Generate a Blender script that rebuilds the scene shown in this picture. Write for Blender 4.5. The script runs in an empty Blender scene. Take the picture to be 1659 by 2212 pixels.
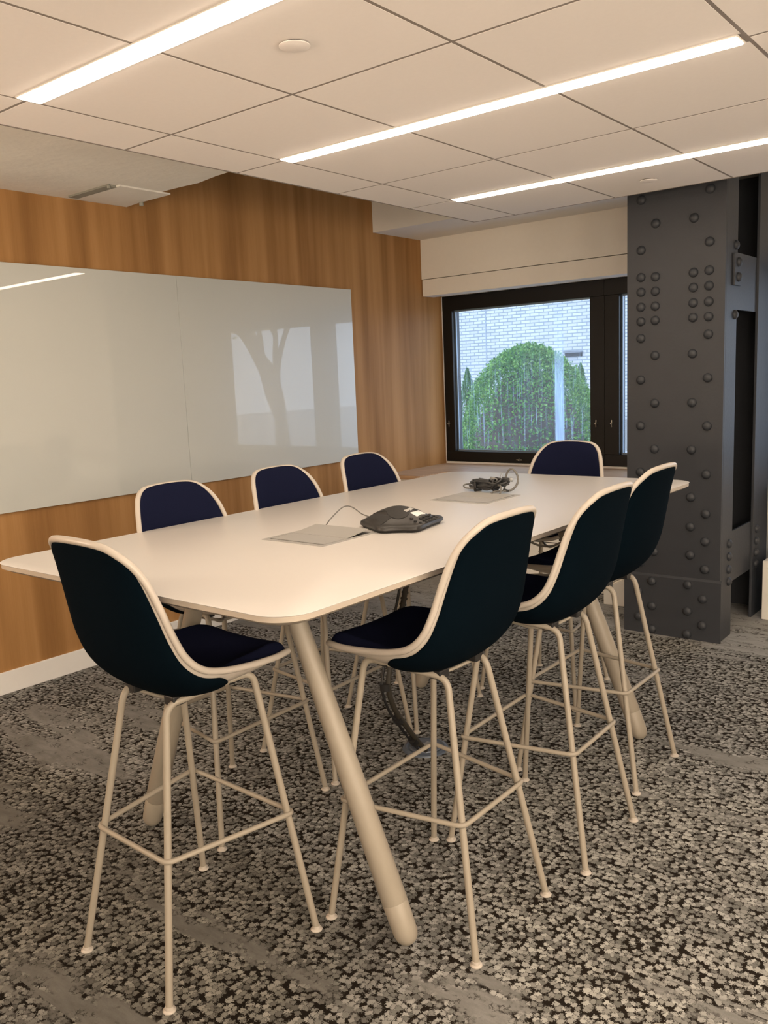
import bpy, bmesh, math, random
from mathutils import Vector, Matrix
random.seed(7)
PI = math.pi
scene = bpy.context.scene
COL = scene.collection

# ------------------------------------------------------------------ camera
F_PX, YAW, PITCH, ROLL, CAM_Z = 1866.764, 0.6794, 0.1541, -0.0428, 1.5695
fw = Vector((-math.sin(YAW)*math.cos(PITCH), math.cos(YAW)*math.cos(PITCH), -math.sin(PITCH)))
rt = Vector((math.cos(YAW), math.sin(YAW), 0.0))
up = rt.cross(fw)
r2 = math.cos(ROLL)*rt + math.sin(ROLL)*up
u2 = -math.sin(ROLL)*rt + math.cos(ROLL)*up
cam_data = bpy.data.cameras.new('camera')
cam = bpy.data.objects.new('camera', cam_data)
COL.objects.link(cam)
cam.matrix_world = Matrix(((r2.x, u2.x, -fw.x, 0), (r2.y, u2.y, -fw.y, 0), (r2.z, u2.z, -fw.z, CAM_Z), (0, 0, 0, 1)))
cam_data.sensor_fit = 'HORIZONTAL'
cam_data.sensor_width = 36.0
cam_data.lens = F_PX/1659*36.0
cam_data.clip_start = 0.05
scene.camera = cam

# ------------------------------------------------------------------ light levels
SKY_COLOR = (0.70, 0.80, 1.0)
SKY_STRENGTH = 1.45
LAMP_COLOR = (1.0, 0.815, 0.63)
LAMP_STRENGTH = 10.5
scene.view_settings.view_transform = 'Standard'
scene.view_settings.look = 'None'
scene.view_settings.exposure = 1.3
scene.view_settings.gamma = 1.0
scene.view_settings.use_curve_mapping = False

world = bpy.data.worlds.new('overcast_sky')
scene.world = world
world.use_nodes = True
bg = world.node_tree.nodes['Background']
bg.inputs['Color'].default_value = (*SKY_COLOR, 1)
bg.inputs['Strength'].default_value = SKY_STRENGTH

# ------------------------------------------------------------------ material helpers
class NT:
    def __init__(self, name):
        self.m = bpy.data.materials.new(name)
        self.m.use_nodes = True
        self.t = self.m.node_tree
        self.t.nodes.clear()
        self.out = self.t.nodes.new('ShaderNodeOutputMaterial')
    def n(self, kind, **kw):
        nd = self.t.nodes.new('ShaderNode'+kind)
        for k, v in kw.items():
            setattr(nd, k, v)
        return nd
    def put(self, nd, name, v):
        s = nd.inputs[name] if not isinstance(name, int) else nd.inputs[name]
        if isinstance(v, bpy.types.NodeSocket):
            self.t.links.new(v, s)
        else:
            if hasattr(s, 'default_value') and hasattr(s.default_value, '__len__') and len(s.default_value) == 4 and len(v) == 3:
                v = (*v, 1)
            s.default_value = v
    def math(self, op, a, b=0.0, c=None, clamp=False):
        nd = self.n('Math', operation=op)
        nd.use_clamp = clamp
        self.put(nd, 0, a)
        self.put(nd, 1, b)
        if c is not None:
            self.put(nd, 2, c)
        return nd.outputs[0]
    def sstep(self, x, lo, hi):
        nd = self.n('MapRange', interpolation_type='SMOOTHSTEP')
        self.put(nd, 'Value', x); self.put(nd, 'From Min', lo); self.put(nd, 'From Max', hi)
        return nd.outputs[0]
    def mixc(self, f, a, b, mode='MIX'):
        nd = self.n('Mix', data_type='RGBA', blend_type=mode)
        self.put(nd, 0, f); self.put(nd, 6, a); self.put(nd, 7, b)
        return nd.outputs[2]
    def coords(self, scale=(1, 1, 1), loc=(0, 0, 0)):
        tc = self.n('TexCoord')
        mp = self.n('Mapping')
        self.put(mp, 'Vector', tc.outputs['Object'])
        self.put(mp, 'Scale', scale)
        self.put(mp, 'Location', loc)
        return mp.outputs[0]
    def noise(self, vec, scale=5.0, detail=4.0, rough=0.5, dist=0.0):
        nd = self.n('TexNoise')
        self.put(nd, 'Vector', vec); self.put(nd, 'Scale', scale); self.put(nd, 'Detail', detail)
        self.put(nd, 'Roughness', rough); self.put(nd, 'Distortion', dist)
        return nd.outputs['Fac']
    def ramp(self, f, stops):
        nd = self.n('ValToRGB')
        el = nd.color_ramp.elements
        while len(el) < len(stops):
            el.new(0.5)
        for e, (p, c) in zip(el, stops):
            e.position = p
            e.color = (*c, 1)
        self.put(nd, 'Fac', f)
        return nd.outputs['Color']
    def bump(self, h, strength=0.3, dist=0.002):
        nd = self.n('Bump')
        self.put(nd, 'Height', h); self.put(nd, 'Strength', strength); self.put(nd, 'Distance', dist)
        return nd.outputs[0]
    def principled(self, color, rough=0.5, metal=0.0, spec=0.5, normal=None, coat=0.0, coat_rough=0.006, sheen=0.0):
        p = self.n('BsdfPrincipled')
        self.put(p, 'Base Color', color); self.put(p, 'Roughness', rough); self.put(p, 'Metallic', metal)
        self.put(p, 'Specular IOR Level', spec); self.put(p, 'Coat Weight', coat); self.put(p, 'Coat Roughness', coat_rough)
        self.put(p, 'Sheen Weight', sheen)
        if normal is not None:
            self.put(p, 'Normal', normal)
        self.t.links.new(p.outputs[0], self.out.inputs['Surface'])
        return p

def paint(name, color, rough=0.5, var=0.03, nscale=30, bump=0.05, metal=0.0, spec=0.5, coat=0.0, bdist=0.001):
    t = NT(name)
    v = t.coords()
    n = t.noise(v, nscale, 4)
    c1 = tuple(max(0, x*(1-var)) for x in color)
    c2 = tuple(min(1, x*(1+var)) for x in color)
    col = t.mixc(n, c1, c2)
    n2 = t.noise(v, nscale*8, 2)
    t.principled(col, rough, metal, spec, t.bump(n2, bump, bdist), coat)
    return t.m

def make_wood():
    t = NT('wood_veneer')
    tc = t.n('TexCoord')
    sep = t.n('SeparateXYZ'); t.put(sep, 0, tc.outputs['Object'])
    cm = t.n('CombineXYZ')
    t.put(cm, 0, t.math('ADD', sep.outputs[0], sep.outputs[1])); t.put(cm, 1, t.math('MULTIPLY', sep.outputs[2], 0.045)); t.put(cm, 2, 0.0)
    v = cm.outputs[0]
    broad = t.noise(v, 6.5, 2, 0.45, 0.1)
    mid = t.noise(v, 20, 3, 0.5, 0.1)
    cm2 = t.n('CombineXYZ')
    t.put(cm2, 0, t.math('ADD', sep.outputs[0], sep.outputs[1])); t.put(cm2, 1, t.math('MULTIPLY', sep.outputs[2], 0.02)); t.put(cm2, 2, 3.1)
    fine = t.noise(cm2.outputs[0], 190, 3, 0.6)
    a = t.math('MULTIPLY', broad, 0.70)
    b = t.math('MULTIPLY', mid, 0.20)
    c = t.math('MULTIPLY', fine, 0.10)
    s = t.math('ADD', t.math('ADD', a, b), c)
    col = t.ramp(s, [(0.30, (0.215, 0.106, 0.036)), (0.45, (0.34, 0.176, 0.064)), (0.56, (0.43, 0.232, 0.090)), (0.72, (0.52, 0.30, 0.13))])
    t.principled(col, 0.5, 0, 0.12, t.bump(fine, 0.08, 0.001))
    return t.m

def make_ledge_wood():
    t = NT('ledge_wood')
    v = t.coords((0.5, 9, 9))
    s = t.noise(v, 7, 4, 0.55, 0.4)
    col = t.ramp(s, [(0.3, (0.36, 0.22, 0.125)), (0.5, (0.50, 0.33, 0.20)), (0.7, (0.60, 0.42, 0.27))])
    t.principled(col, 0.4, 0, 0.4)
    return t.m

def make_carpet():
    t = NT('carpet_pebble')
    tc = t.n('TexCoord')
    P = tc.outputs['Object']
    wob = t.n('TexNoise'); t.put(wob, 'Vector', P); t.put(wob, 'Scale', 170.0); t.put(wob, 'Detail', 3.0); t.put(wob, 'Roughness', 0.6)
    sub = t.n('VectorMath', operation='SUBTRACT'); t.put(sub, 0, wob.outputs['Color']); t.put(sub, 1, (0.5, 0.5, 0.5))
    sc = t.n('VectorMath', operation='SCALE'); t.put(sc, 0, sub.outputs[0]); t.put(sc, 'Scale', 0.028)
    add = t.n('VectorMath', operation='ADD'); t.put(add, 0, P); t.put(add, 1, sc.outputs[0])
    V = add.outputs[0]
    SC = 52.0
    vc = t.n('TexVoronoi', feature='F1', voronoi_dimensions='2D'); t.put(vc, 'Vector', V); t.put(vc, 'Scale', SC); t.put(vc, 'Randomness', 0.9)
    ve = t.n('TexVoronoi', feature='DISTANCE_TO_EDGE', voronoi_dimensions='2D'); t.put(ve, 'Vector', V); t.put(ve, 'Scale', SC); t.put(ve, 'Randomness', 0.9)
    sep = t.n('SeparateXYZ'); t.put(sep, 0, P)
    X, Y = sep.outputs[0], sep.outputs[1]
    # gap width breathes over the floor: dense pebbles in places, thinned gaps elsewhere
    gapn = t.noise(P, 1.7, 3, 0.55)
    csep = t.n('SeparateColor'); t.put(csep, 0, vc.outputs['Color'])
    fuzz = t.noise(P, 260, 2, 0.6)
    thr = t.math('MULTIPLY_ADD', csep.outputs[1], 0.26, 0.36)
    thr = t.math('SUBTRACT', thr, t.math('MULTIPLY', t.math('SUBTRACT', gapn, 0.5), 0.35))
    dist = t.math('MULTIPLY_ADD', t.math('SUBTRACT', fuzz, 0.5), 0.30, vc.outputs['Distance'])
    blob = t.math('SUBTRACT', 1.0, t.sstep(dist, t.math('SUBTRACT', thr, 0.05), t.math('ADD', thr, 0.07)))
    gap = t.math('MULTIPLY', blob, t.sstep(ve.outputs['Distance'], 0.0, 0.07))
    # plain, worn-looking woven areas running along the planks
    plank = t.math('FLOOR', t.math('DIVIDE', Y, 0.25))
    shift = t.n('TexWhiteNoise', noise_dimensions='1D'); t.put(shift, 'W', plank)
    pv = t.n('CombineXYZ')
    t.put(pv, 0, t.math('MULTIPLY_ADD', shift.outputs[0], 3.0, t.math('MULTIPLY', X, 1.0)))
    t.put(pv, 1, t.math('MULTIPLY', Y, 4.6)); t.put(pv, 2, t.math('MULTIPLY', plank, 0.13))
    pn = t.noise(pv.outputs[0], 0.95, 4, 0.62)
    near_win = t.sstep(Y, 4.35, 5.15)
    left_band = t.math('MULTIPLY', t.sstep(t.math('MULTIPLY', X, -1), 2.75, 3.5), 0.085)
    near_cam = t.math('MULTIPLY', t.math('SUBTRACT', 1.0, t.sstep(Y, 0.90, 1.30)), t.math('MULTIPLY', t.sstep(t.math('MULTIPLY', X, -1), 1.0, 1.7), 0.16))
    pm = t.math('ADD', pn, t.math('MULTIPLY', near_win, 0.24))
    pm = t.math('ADD', pm, t.math('ADD', left_band, near_cam))
    frag = t.noise(P, 38, 3, 0.6)
    pm = t.math('ADD', pm, t.math('MULTIPLY', t.math('SUBTRACT', frag, 0.5), 0.16))
    plain = t.sstep(pm, 0.585, 0.645)
    # colours
    pile = t.noise(P, 900, 2, 0.7)
    cell = t.ramp(csep.outputs[0], [(0.0, (0.15, 0.15, 0.141)), (0.3, (0.23, 0.23, 0.217)), (0.62, (0.33, 0.331, 0.314)), (1.0, (0.45, 0.452, 0.43))])
    tone = t.noise(P, 1.3, 2)
    cell = t.mixc(1.0, cell, t.ramp(tone, [(0.3, (0.80, 0.80, 0.82)), (0.7, (1.0, 0.99, 0.96))]), 'MULTIPLY')
    pebb = t.mixc(gap, (0.014, 0.010, 0.007), cell)
    sv = t.n('CombineXYZ'); t.put(sv, 0, t.math('MULTIPLY', X, 5.0)); t.put(sv, 1, t.math('MULTIPLY', Y, 17.0)); t.put(sv, 2, 0.0)
    streak = t.noise(sv.outputs[0], 1.2, 5, 0.68)
    plc = t.ramp(streak, [(0.3, (0.165, 0.163, 0.152)), (0.5, (0.215, 0.213, 0.202)), (0.7, (0.27, 0.268, 0.256))])
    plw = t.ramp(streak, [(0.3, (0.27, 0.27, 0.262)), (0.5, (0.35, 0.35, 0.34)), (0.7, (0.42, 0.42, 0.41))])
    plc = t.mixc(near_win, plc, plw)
    fleck = t.math('MULTIPLY', t.math('SUBTRACT', 1.0, t.sstep(ve.outputs['Distance'], 0.05, 0.12)), t.sstep(t.noise(P, 19, 2, 0.5), 0.56, 0.64))
    plc = t.mixc(t.math('MULTIPLY', fleck, 0.8), plc, (0.03, 0.025, 0.02))
    col = t.mixc(plain, pebb, plc)
    # carpet colour darkened in the near left corner, with a ragged edge
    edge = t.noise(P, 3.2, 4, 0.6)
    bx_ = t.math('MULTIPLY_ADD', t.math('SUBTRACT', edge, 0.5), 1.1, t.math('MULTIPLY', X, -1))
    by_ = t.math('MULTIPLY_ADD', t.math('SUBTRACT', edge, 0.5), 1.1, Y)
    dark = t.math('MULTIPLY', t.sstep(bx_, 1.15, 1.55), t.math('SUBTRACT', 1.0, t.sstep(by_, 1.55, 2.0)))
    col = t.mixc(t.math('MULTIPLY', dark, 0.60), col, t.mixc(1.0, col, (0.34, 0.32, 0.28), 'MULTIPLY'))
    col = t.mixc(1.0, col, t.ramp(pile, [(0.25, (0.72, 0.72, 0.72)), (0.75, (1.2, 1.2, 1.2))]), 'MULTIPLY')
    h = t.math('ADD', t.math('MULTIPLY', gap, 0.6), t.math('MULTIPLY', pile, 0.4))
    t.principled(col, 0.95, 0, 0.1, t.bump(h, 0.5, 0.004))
    return t.m

def make_brick():
    t = NT('white_brick')
    tc = t.n('TexCoord')
    sep = t.n('SeparateXYZ'); t.put(sep, 0, tc.outputs['Object'])
    cm = t.n('CombineXYZ'); t.put(cm, 0, sep.outputs[0]); t.put(cm, 1, sep.outputs[2])
    b = t.n('TexBrick', offset=0.5)
    t.put(b, 'Vector', cm.outputs[0]); t.put(b, 'Scale', 1.0)
    t.put(b, 'Color1', (0.53, 0.545, 0.56)); t.put(b, 'Color2', (0.41, 0.43, 0.46)); t.put(b, 'Mortar', (0.25, 0.285, 0.31))
    t.put(b, 'Mortar Size', 0.012); t.put(b, 'Mortar Smooth', 0.2); t.put(b, 'Bias', -0.35)
    t.put(b, 'Brick Width', 0.235); t.put(b, 'Row Height', 0.074)
    n = t.noise(cm.outputs[0], 0.8, 3)
    col = t.mixc(1.0, b.outputs['Color'], t.ramp(n, [(0.3, (0.92, 0.93, 0.95)), (0.7, (1, 1, 1))]), 'MULTIPLY')
    t.principled(col, 0.85, 0, 0.2)
    return t.m

def make_glass():
    t = NT('window_glass')
    tr = t.n('BsdfTransparent'); t.put(tr, 'Color', (0.95, 0.985, 0.99))
    gl = t.n('BsdfGlossy'); t.put(gl, 'Roughness', 0.0); t.put(gl, 'Color', (1, 1, 1))
    lw = t.n('LayerWeight'); t.put(lw, 'Blend', 0.5)
    refl = t.math('MULTIPLY_ADD', t.math('POWER', lw.outputs['Facing'], 5.0), 0.96, 0.035)
    mx = t.n('MixShader'); t.put(mx, 0, refl); t.t.links.new(tr.outputs[0], mx.inputs[1]); t.t.links.new(gl.outputs[0], mx.inputs[2])
    # dried water runs on the outside of the pane
    tc = t.n('TexCoord')
    sep = t.n('SeparateXYZ'); t.put(sep, 0, tc.outputs['Object'])
    X, Z = sep.outputs[0], sep.outputs[2]
    cm = t.n('CombineXYZ'); t.put(cm, 0, X); t.put(cm, 1, t.math('MULTIPLY', Z, 0.03))
    runs = t.noise(cm.outputs[0], 75, 4, 0.65)
    low = t.sstep(Z, 1.95, 1.35)
    thin = t.math('MULTIPLY', t.sstep(runs, 0.53, 0.70), t.math('MULTIPLY', low, 0.20))
    dx = t.math('ABSOLUTE', t.math('SUBTRACT', X, -3.275))
    band = t.math('SUBTRACT', 1.0, t.sstep(dx, 0.028, 0.050))
    band = t.math('MULTIPLY', band, t.math('MULTIPLY_ADD', runs, 0.9, 0.12))
    band = t.math('MULTIPLY', band, t.math('MULTIPLY_ADD', t.sstep(Z, 1.95, 1.30), 0.50, 0.10))
    f = t.math('ADD', t.math('ADD', thin, band), 0.035, clamp=True)
    tl = t.n('BsdfTranslucent'); t.put(tl, 'Color', (0.62, 0.78, 1.0))
    mx2 = t.n('MixShader'); t.put(mx2, 0, f); t.t.links.new(mx.outputs[0], mx2.inputs[1]); t.t.links.new(tl.outputs[0], mx2.inputs[2])
    t.t.links.new(mx2.outputs[0], t.out.inputs['Surface'])
    return t.m

def make_emit(name, color, strength):
    t = NT(name)
    e = t.n('Emission'); t.put(e, 'Color', color); t.put(e, 'Strength', strength)
    t.t.links.new(e.outputs[0], t.out.inputs['Surface'])
    return t.m

def make_fabric(name, c1, c2, scale=420):
    t = NT(name)
    v = t.coords()
    w = t.noise(v, scale, 2, 0.6)
    col = t.mixc(w, c1, c2)
    t.principled(col, 0.95, 0, 0.03, t.bump(w, 0.25, 0.001))
    return t.m

def make_leaf(name, a, b, c):
    t = NT(name)
    v = t.coords()
    n = t.noise(v, 9, 3, 0.6)
    g = t.n('NewGeometry')
    rr = g.outputs['Random Per Island']
    s = t.math('ADD', t.math('MULTIPLY', n, 0.5), t.math('MULTIPLY', rr, 0.5))
    col = t.ramp(s, [(0.2, a), (0.5, b), (0.8, c)])
    p = t.principled(col, 0.35, 0, 0.5)
    tl = t.n('BsdfTranslucent'); t.put(tl, 'Color', col)
    mx = t.n('MixShader'); t.put(mx, 0, 0.3)
    t.t.links.new(p.outputs[0], mx.inputs[1]); t.t.links.new(tl.outputs[0], mx.inputs[2])
    t.t.links.new(mx.outputs[0], t.out.inputs['Surface'])
    return t.m

M = dict(
    wood=make_wood(), ledge=make_ledge_wood(), carpet=make_carpet(), brick=make_brick(), glass=make_glass(),
    tile=paint('ceiling_tile', (0.90, 0.86, 0.83), 0.9, 0.02, 60, 0.12),
    tee=paint('ceiling_tee', (0.26, 0.225, 0.20), 0.6),
    plaster=paint('painted_plaster', (0.80, 0.78, 0.73), 0.85, 0.05, 4, 0.15, bdist=0.003),
    rough_plaster=paint('rough_plaster', (0.84, 0.82, 0.76), 0.9, 0.12, 3, 0.5, bdist=0.006),
    grey_edge=paint('grey_edge', (0.30, 0.30, 0.26), 0.8, 0.15, 30, 0.4),
    header=paint('cream_metal', (0.86, 0.82, 0.74), 0.6, 0.02),
    base=paint('white_trim', (0.84, 0.83, 0.80), 0.5, 0.02),
    farwall=paint('office_wall', (0.88, 0.86, 0.82), 0.8, 0.03, 3),
    frame=paint('black_window_frame', (0.008, 0.0075, 0.007), 0.4, 0.1, 40, spec=0.3),
    spacer=paint('window_spacer', (0.25, 0.33, 0.42), 0.3, 0.05, metal=0.4),
    chrome=paint('latch_metal', (0.45, 0.43, 0.38), 0.3, 0.05, metal=0.9),
    board=paint('glass_board', (0.59, 0.615, 0.585), 0.30, 0.01, 2, 0.0, coat=1.0),
    steel=paint('dark_column_paint', (0.027, 0.031, 0.0385), 0.55, 0.10, 9, 0.35, bdist=0.002),
    table=paint('table_laminate', (0.585, 0.567, 0.545), 0.35, 0.01, 10, 0.02),
    edge=paint('table_edge', (0.42, 0.37, 0.31), 0.5, 0.03),
    cream=paint('cream_powder_coat', (0.30, 0.268, 0.218), 0.45, 0.03, 40, 0.10),
    shell=paint('cream_shell_plastic', (0.45, 0.41, 0.36), 0.38, 0.02, 20, 0.03),
    navy=make_fabric('navy_fabric', (0.0048, 0.006, 0.018), (0.010, 0.0125, 0.034)),
    teal=make_fabric('dark_teal_fabric', (0.0006, 0.0026, 0.0048), (0.0018, 0.0056, 0.0095)),
    black=paint('black_plastic', (0.012, 0.012, 0.013), 0.45, 0.1, 60, 0.1),
    char=paint('charcoal_plastic', (0.024, 0.023, 0.022), 0.42, 0.08, 60, 0.15),
    charlight=paint('charcoal_keys', (0.012, 0.012, 0.012), 0.5, 0.1),
    grille=paint('speaker_grille', (0.017, 0.0165, 0.016), 0.6, 0.35, 300, 0.6),
    lcd=paint('phone_screen', (0.80, 0.82, 0.80), 0.15, 0.02),
    badge=paint('silver_badge', (0.40, 0.39, 0.37), 0.4, 0.2, 60),
    box=paint('power_box_grey', (0.34, 0.335, 0.32), 0.45, 0.03, metal=0.0),
    boxslot=paint('power_box_slot', (0.035, 0.033, 0.03), 0.6),
    cord=paint('grey_cord', (0.13, 0.128, 0.12), 0.5),
    dcord=paint('dark_cord', (0.030, 0.032, 0.034), 0.45),
    plug=paint('plug_metal', (0.35, 0.37, 0.38), 0.35, 0.1, metal=0.6),
    spine=paint('cable_spine_plastic', (0.028, 0.024, 0.017), 0.6, 0.1),
    floorbox=paint('floor_box_metal', (0.10, 0.125, 0.165), 0.4, 0.15, 20, metal=0.2),
    white_metal=paint('white_enamel', (0.76, 0.74, 0.69), 0.5, 0.02),
    slot=paint('vent_slot_dark', (0.02, 0.02, 0.018), 0.8),
    ground=paint('outdoor_paving', (0.42, 0.43, 0.45), 0.9, 0.1, 2),
    planter=paint('concrete_plinth', (0.28, 0.28, 0.27), 0.9, 0.12, 6),
    joint=paint('wall_joint', (0.28, 0.32, 0.36), 0.9),
    fixture=paint('fixture_grey', (0.16, 0.18, 0.21), 0.7),
    bark=paint('bark', (0.075, 0.055, 0.038), 0.9, 0.3, 30, 0.5),
    leaf=make_leaf('shrub_leaf', (0.028, 0.115, 0.014), (0.105, 0.28, 0.038), (0.24, 0.46, 0.085)),
    conifer=make_leaf('conifer_leaf', (0.04, 0.13, 0.03), (0.09, 0.24, 0.055), (0.17, 0.34, 0.09)),
    lime=make_leaf('lime_leaf', (0.07, 0.19, 0.03), (0.16, 0.33, 0.055), (0.29, 0.46, 0.11)),
    lamp=make_emit('lamp_diffuser', LAMP_COLOR, LAMP_STRENGTH),
    lamp_house=paint('lamp_housing', (0.80, 0.77, 0.72), 0.5),
)

# ------------------------------------------------------------------ mesh helpers
def link(name, bm, mat, parent=None, smooth=None, loc=None):
    me = bpy.data.meshes.new(name)
    bmesh.ops.recalc_face_normals(bm, faces=bm.faces)
    bm.to_mesh(me)
    bm.free()
    me.materials.append(mat)
    if smooth:
        for p in me.polygons:
            p.use_smooth = True
        me.set_sharp_from_angle(angle=math.radians(smooth))
    o = bpy.data.objects.new(name, me)
    COL.objects.link(o)
    if parent:
        o.parent = parent
    if loc:
        o.location = loc
    return o

def thing(name, label, cat, loc=(0, 0, 0), rz=0.0, group=None):
    o = bpy.data.objects.new(name, None)
    COL.objects.link(o)
    o.location = loc
    o.rotation_euler = (0, 0, rz)
    o.empty_display_size = 0.1
    return tag(o, label, cat, group)

def tag(o, label, cat, group=None):
    o['label'] = label
    o['category'] = cat
    if group:
        o['group'] = group
    return o

def struct(o, label=None, cat=None):
    o['kind'] = 'structure'
    if label:
        o['label'] = label
    if cat:
        o['category'] = cat
    return o

def bx(bm, x0, x1, y0, y1, z0, z1, bevel=0.0, seg=2):
    r = bmesh.ops.create_cube(bm, size=1.0)
    vs = r['verts']
    for v in vs:
        v.co = Vector(((x0+x1)/2+v.co.x*(x1-x0), (y0+y1)/2+v.co.y*(y1-y0), (z0+z1)/2+v.co.z*(z1-z0)))
    if bevel:
        es = list({e for v in vs for e in v.link_edges})
        bmesh.ops.bevel(bm, geom=es, offset=bevel, segments=seg, affect='EDGES', profile=0.5)
    return vs

def box(name, x0, x1, y0, y1, z0, z1, mat, parent=None, bevel=0.0, smooth=None):
    bm = bmesh.new()
    bx(bm, x0, x1, y0, y1, z0, z1, bevel)
    return link(name, bm, mat, parent, smooth)

def fillet(pts, rad, seg=6):
    pts = [Vector(p) for p in pts]
    out = [pts[0]]
    for i in range(1, len(pts)-1):
        p, a, b = pts[i], pts[i-1], pts[i+1]
        da, db = (a-p), (b-p)
        r = min(rad, da.length*0.48, db.length*0.48)
        s, e = p+da.normalized()*r, p+db.normalized()*r
        for k in range(seg+1):
            t = k/seg
            out.append((1-t)**2*s + 2*t*(1-t)*p + t*t*e)
    out.append(pts[-1])
    return out

def spline(pts, sub=8, closed=False):
    pts = [Vector(p) for p in pts]
    n = len(pts)
    out = []
    rng = range(n if closed else n-1)
    for i in rng:
        g = (lambda k: pts[k % n]) if closed else (lambda k: pts[min(max(k, 0), n-1)])
        p0, p1, p2, p3 = g(i-1), g(i), g(i+1), g(i+2)
        for k in range(sub):
            t = k/sub
            out.append(0.5*((2*p1)+(p2-p0)*t+(2*p0-5*p1+4*p2-p3)*t*t+(3*p1-p0-3*p2+p3)*t**3))
    if not closed:
        out.append(pts[-1])
    return out

def tube(bm, pts, r, n=12, closed=False, caps=True):
    """swept circle; r is a number or a function of the 0..1 position along the path"""
    pts = [Vector(p) for p in pts]
    L = len(pts)
    tang = []
    for i in range(L):
        if closed:
            d = pts[(i+1) % L]-pts[i-1]
        else:
            d = pts[min(i+1, L-1)]-pts[max(i-1, 0)]
        tang.append(d.normalized())
    ref = Vector((0, 0, 1)) if abs(tang[0].z) < 0.9 else Vector((1, 0, 0))
    nrm = tang[0].cross(ref).normalized()
    rings = []
    for i in range(L):
        t = tang[i]
        nrm = (nrm-t*nrm.dot(t)).normalized()
        b = t.cross(nrm)
        rr = r(i/(L-1)) if callable(r) else r
        rings.append([bm.verts.new(pts[i]+nrm*math.cos(2*PI*k/n)*rr+b*math.sin(2*PI*k/n)*rr) for k in range(n)])
    m = L if closed else L-1
    for i in range(m):
        A, B = rings[i], rings[(i+1) % L]
        for k in range(n):
            bm.faces.new((A[k], A[(k+1) % n], B[(k+1) % n], B[k]))
    if caps and not closed:
        bm.faces.new(list(reversed(rings[0])))
        bm.faces.new(rings[-1])

def lathe(bm, prof, n=24, c=(0, 0, 0)):
    rings = []
    for r, z in prof:
        if r < 1e-6:
            rings.append([bm.verts.new((c[0], c[1], c[2]+z))])
        else:
            rings.append([bm.verts.new((c[0]+r*math.cos(2*PI*k/n), c[1]+r*math.sin(2*PI*k/n), c[2]+z)) for k in range(n)])
    for A, B in zip(rings, rings[1:]):
        for k in range(n):
            q = [A[k % len(A)], A[(k+1) % len(A)], B[(k+1) % len(B)], B[k % len(B)]]
            q = list(dict.fromkeys(q))
            if len(q) > 2:
                bm.faces.new(q)
    if len(rings[0]) > 1:
        bm.faces.new(list(reversed(rings[0])))
    if len(rings[-1]) > 1:
        bm.faces.new(rings[-1])

def loft(bm, loops, cap=True):
    rs = [[bm.verts.new(p) for p in lp] for lp in loops]
    for A, B in zip(rs, rs[1:]):
        n = len(A)
        for k in range(n):
            bm.faces.new((A[k], A[(k+1) % n], B[(k+1) % n], B[k]))
    if cap:
        bm.faces.new(list(reversed(rs[0])))
        bm.faces.new(rs[-1])

def dup(root, loc, rz, label):
    r = root.copy()
    COL.objects.link(r)
    r.location = loc
    r.rotation_euler = (0, 0, rz)
    r['label'] = label
    for ch in list(root.children):
        c = ch.copy()
        COL.objects.link(c)
        c.parent = r
        for g in ch.children:
            d = g.copy()
            COL.objects.link(d)
            d.parent = c
    return r

# ------------------------------------------------------------------ room dimensions (metres)
WX = -4.353              # wood wall plane
WY = 6.30                # window wall plane
RX, BY = 4.6, -3.2       # far right wall, wall behind the camera
HC = 2.466               # underside of the hung ceiling
SLAB = 3.30
GX = -2.009              # a ceiling grid line running along y
GS = 0.6096

# ------------------------------------------------------------------ shell
bm = bmesh.new()
bx(bm, WX-0.1, RX+0.1, BY-0.1, WY+0.2, -0.12, 0.0)
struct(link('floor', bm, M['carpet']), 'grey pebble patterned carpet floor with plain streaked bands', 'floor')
struct(box('wall_left', WX-0.12, WX, BY-0.1, WY+0.08, 0.0, SLAB, M['wood']), 'wood veneer wall with vertical grain behind the whiteboard', 'wall')
struct(box('baseboard_left', WX, WX+0.012, BY, 5.52, 0.0, 0.118, M['base'], bevel=0.002), 'white baseboard along the foot of the wood wall', 'baseboard')
struct(box('wall_right', RX, RX+0.1, BY-0.1, WY+0.2, 0.0, SLAB, M['farwall']))
struct(box('wall_behind', WX, RX, BY-0.1, BY, 0.0, SLAB, M['farwall']))
struct(box('ceiling_slab', WX-0.12, RX+0.1, BY-0.1, WY+0.3, SLAB, SLAB+0.1, M['plaster']))
struct(box('wall_window_lower', WX, RX, WY, WY+0.2, 0.0, 0.815, M['farwall']))
struct(box('wall_window_upper', WX, RX, WY, WY+0.2, 2.235, SLAB, M['farwall']))

# rough plaster soffit on the left, ends at y 3.15
bm = bmesh.new()
bot = [(WX, BY), (-2.45, BY), (-2.45, 3.02), (-3.15, 3.02), (-3.45, 3.045), (-3.62, 3.075), (-3.75, 3.065), (-3.92, 3.06), (-4.02, 3.115), (WX, 3.155)]
loft(bm, [[(x, y, 2.60) for x, y in bot], [(x, y, SLAB) for x, y in bot]])
struct(link('trim_1', bm, M['rough_plaster']), 'rough off-white plaster soffit above the left part of the wood wall', 'soffit')
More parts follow.
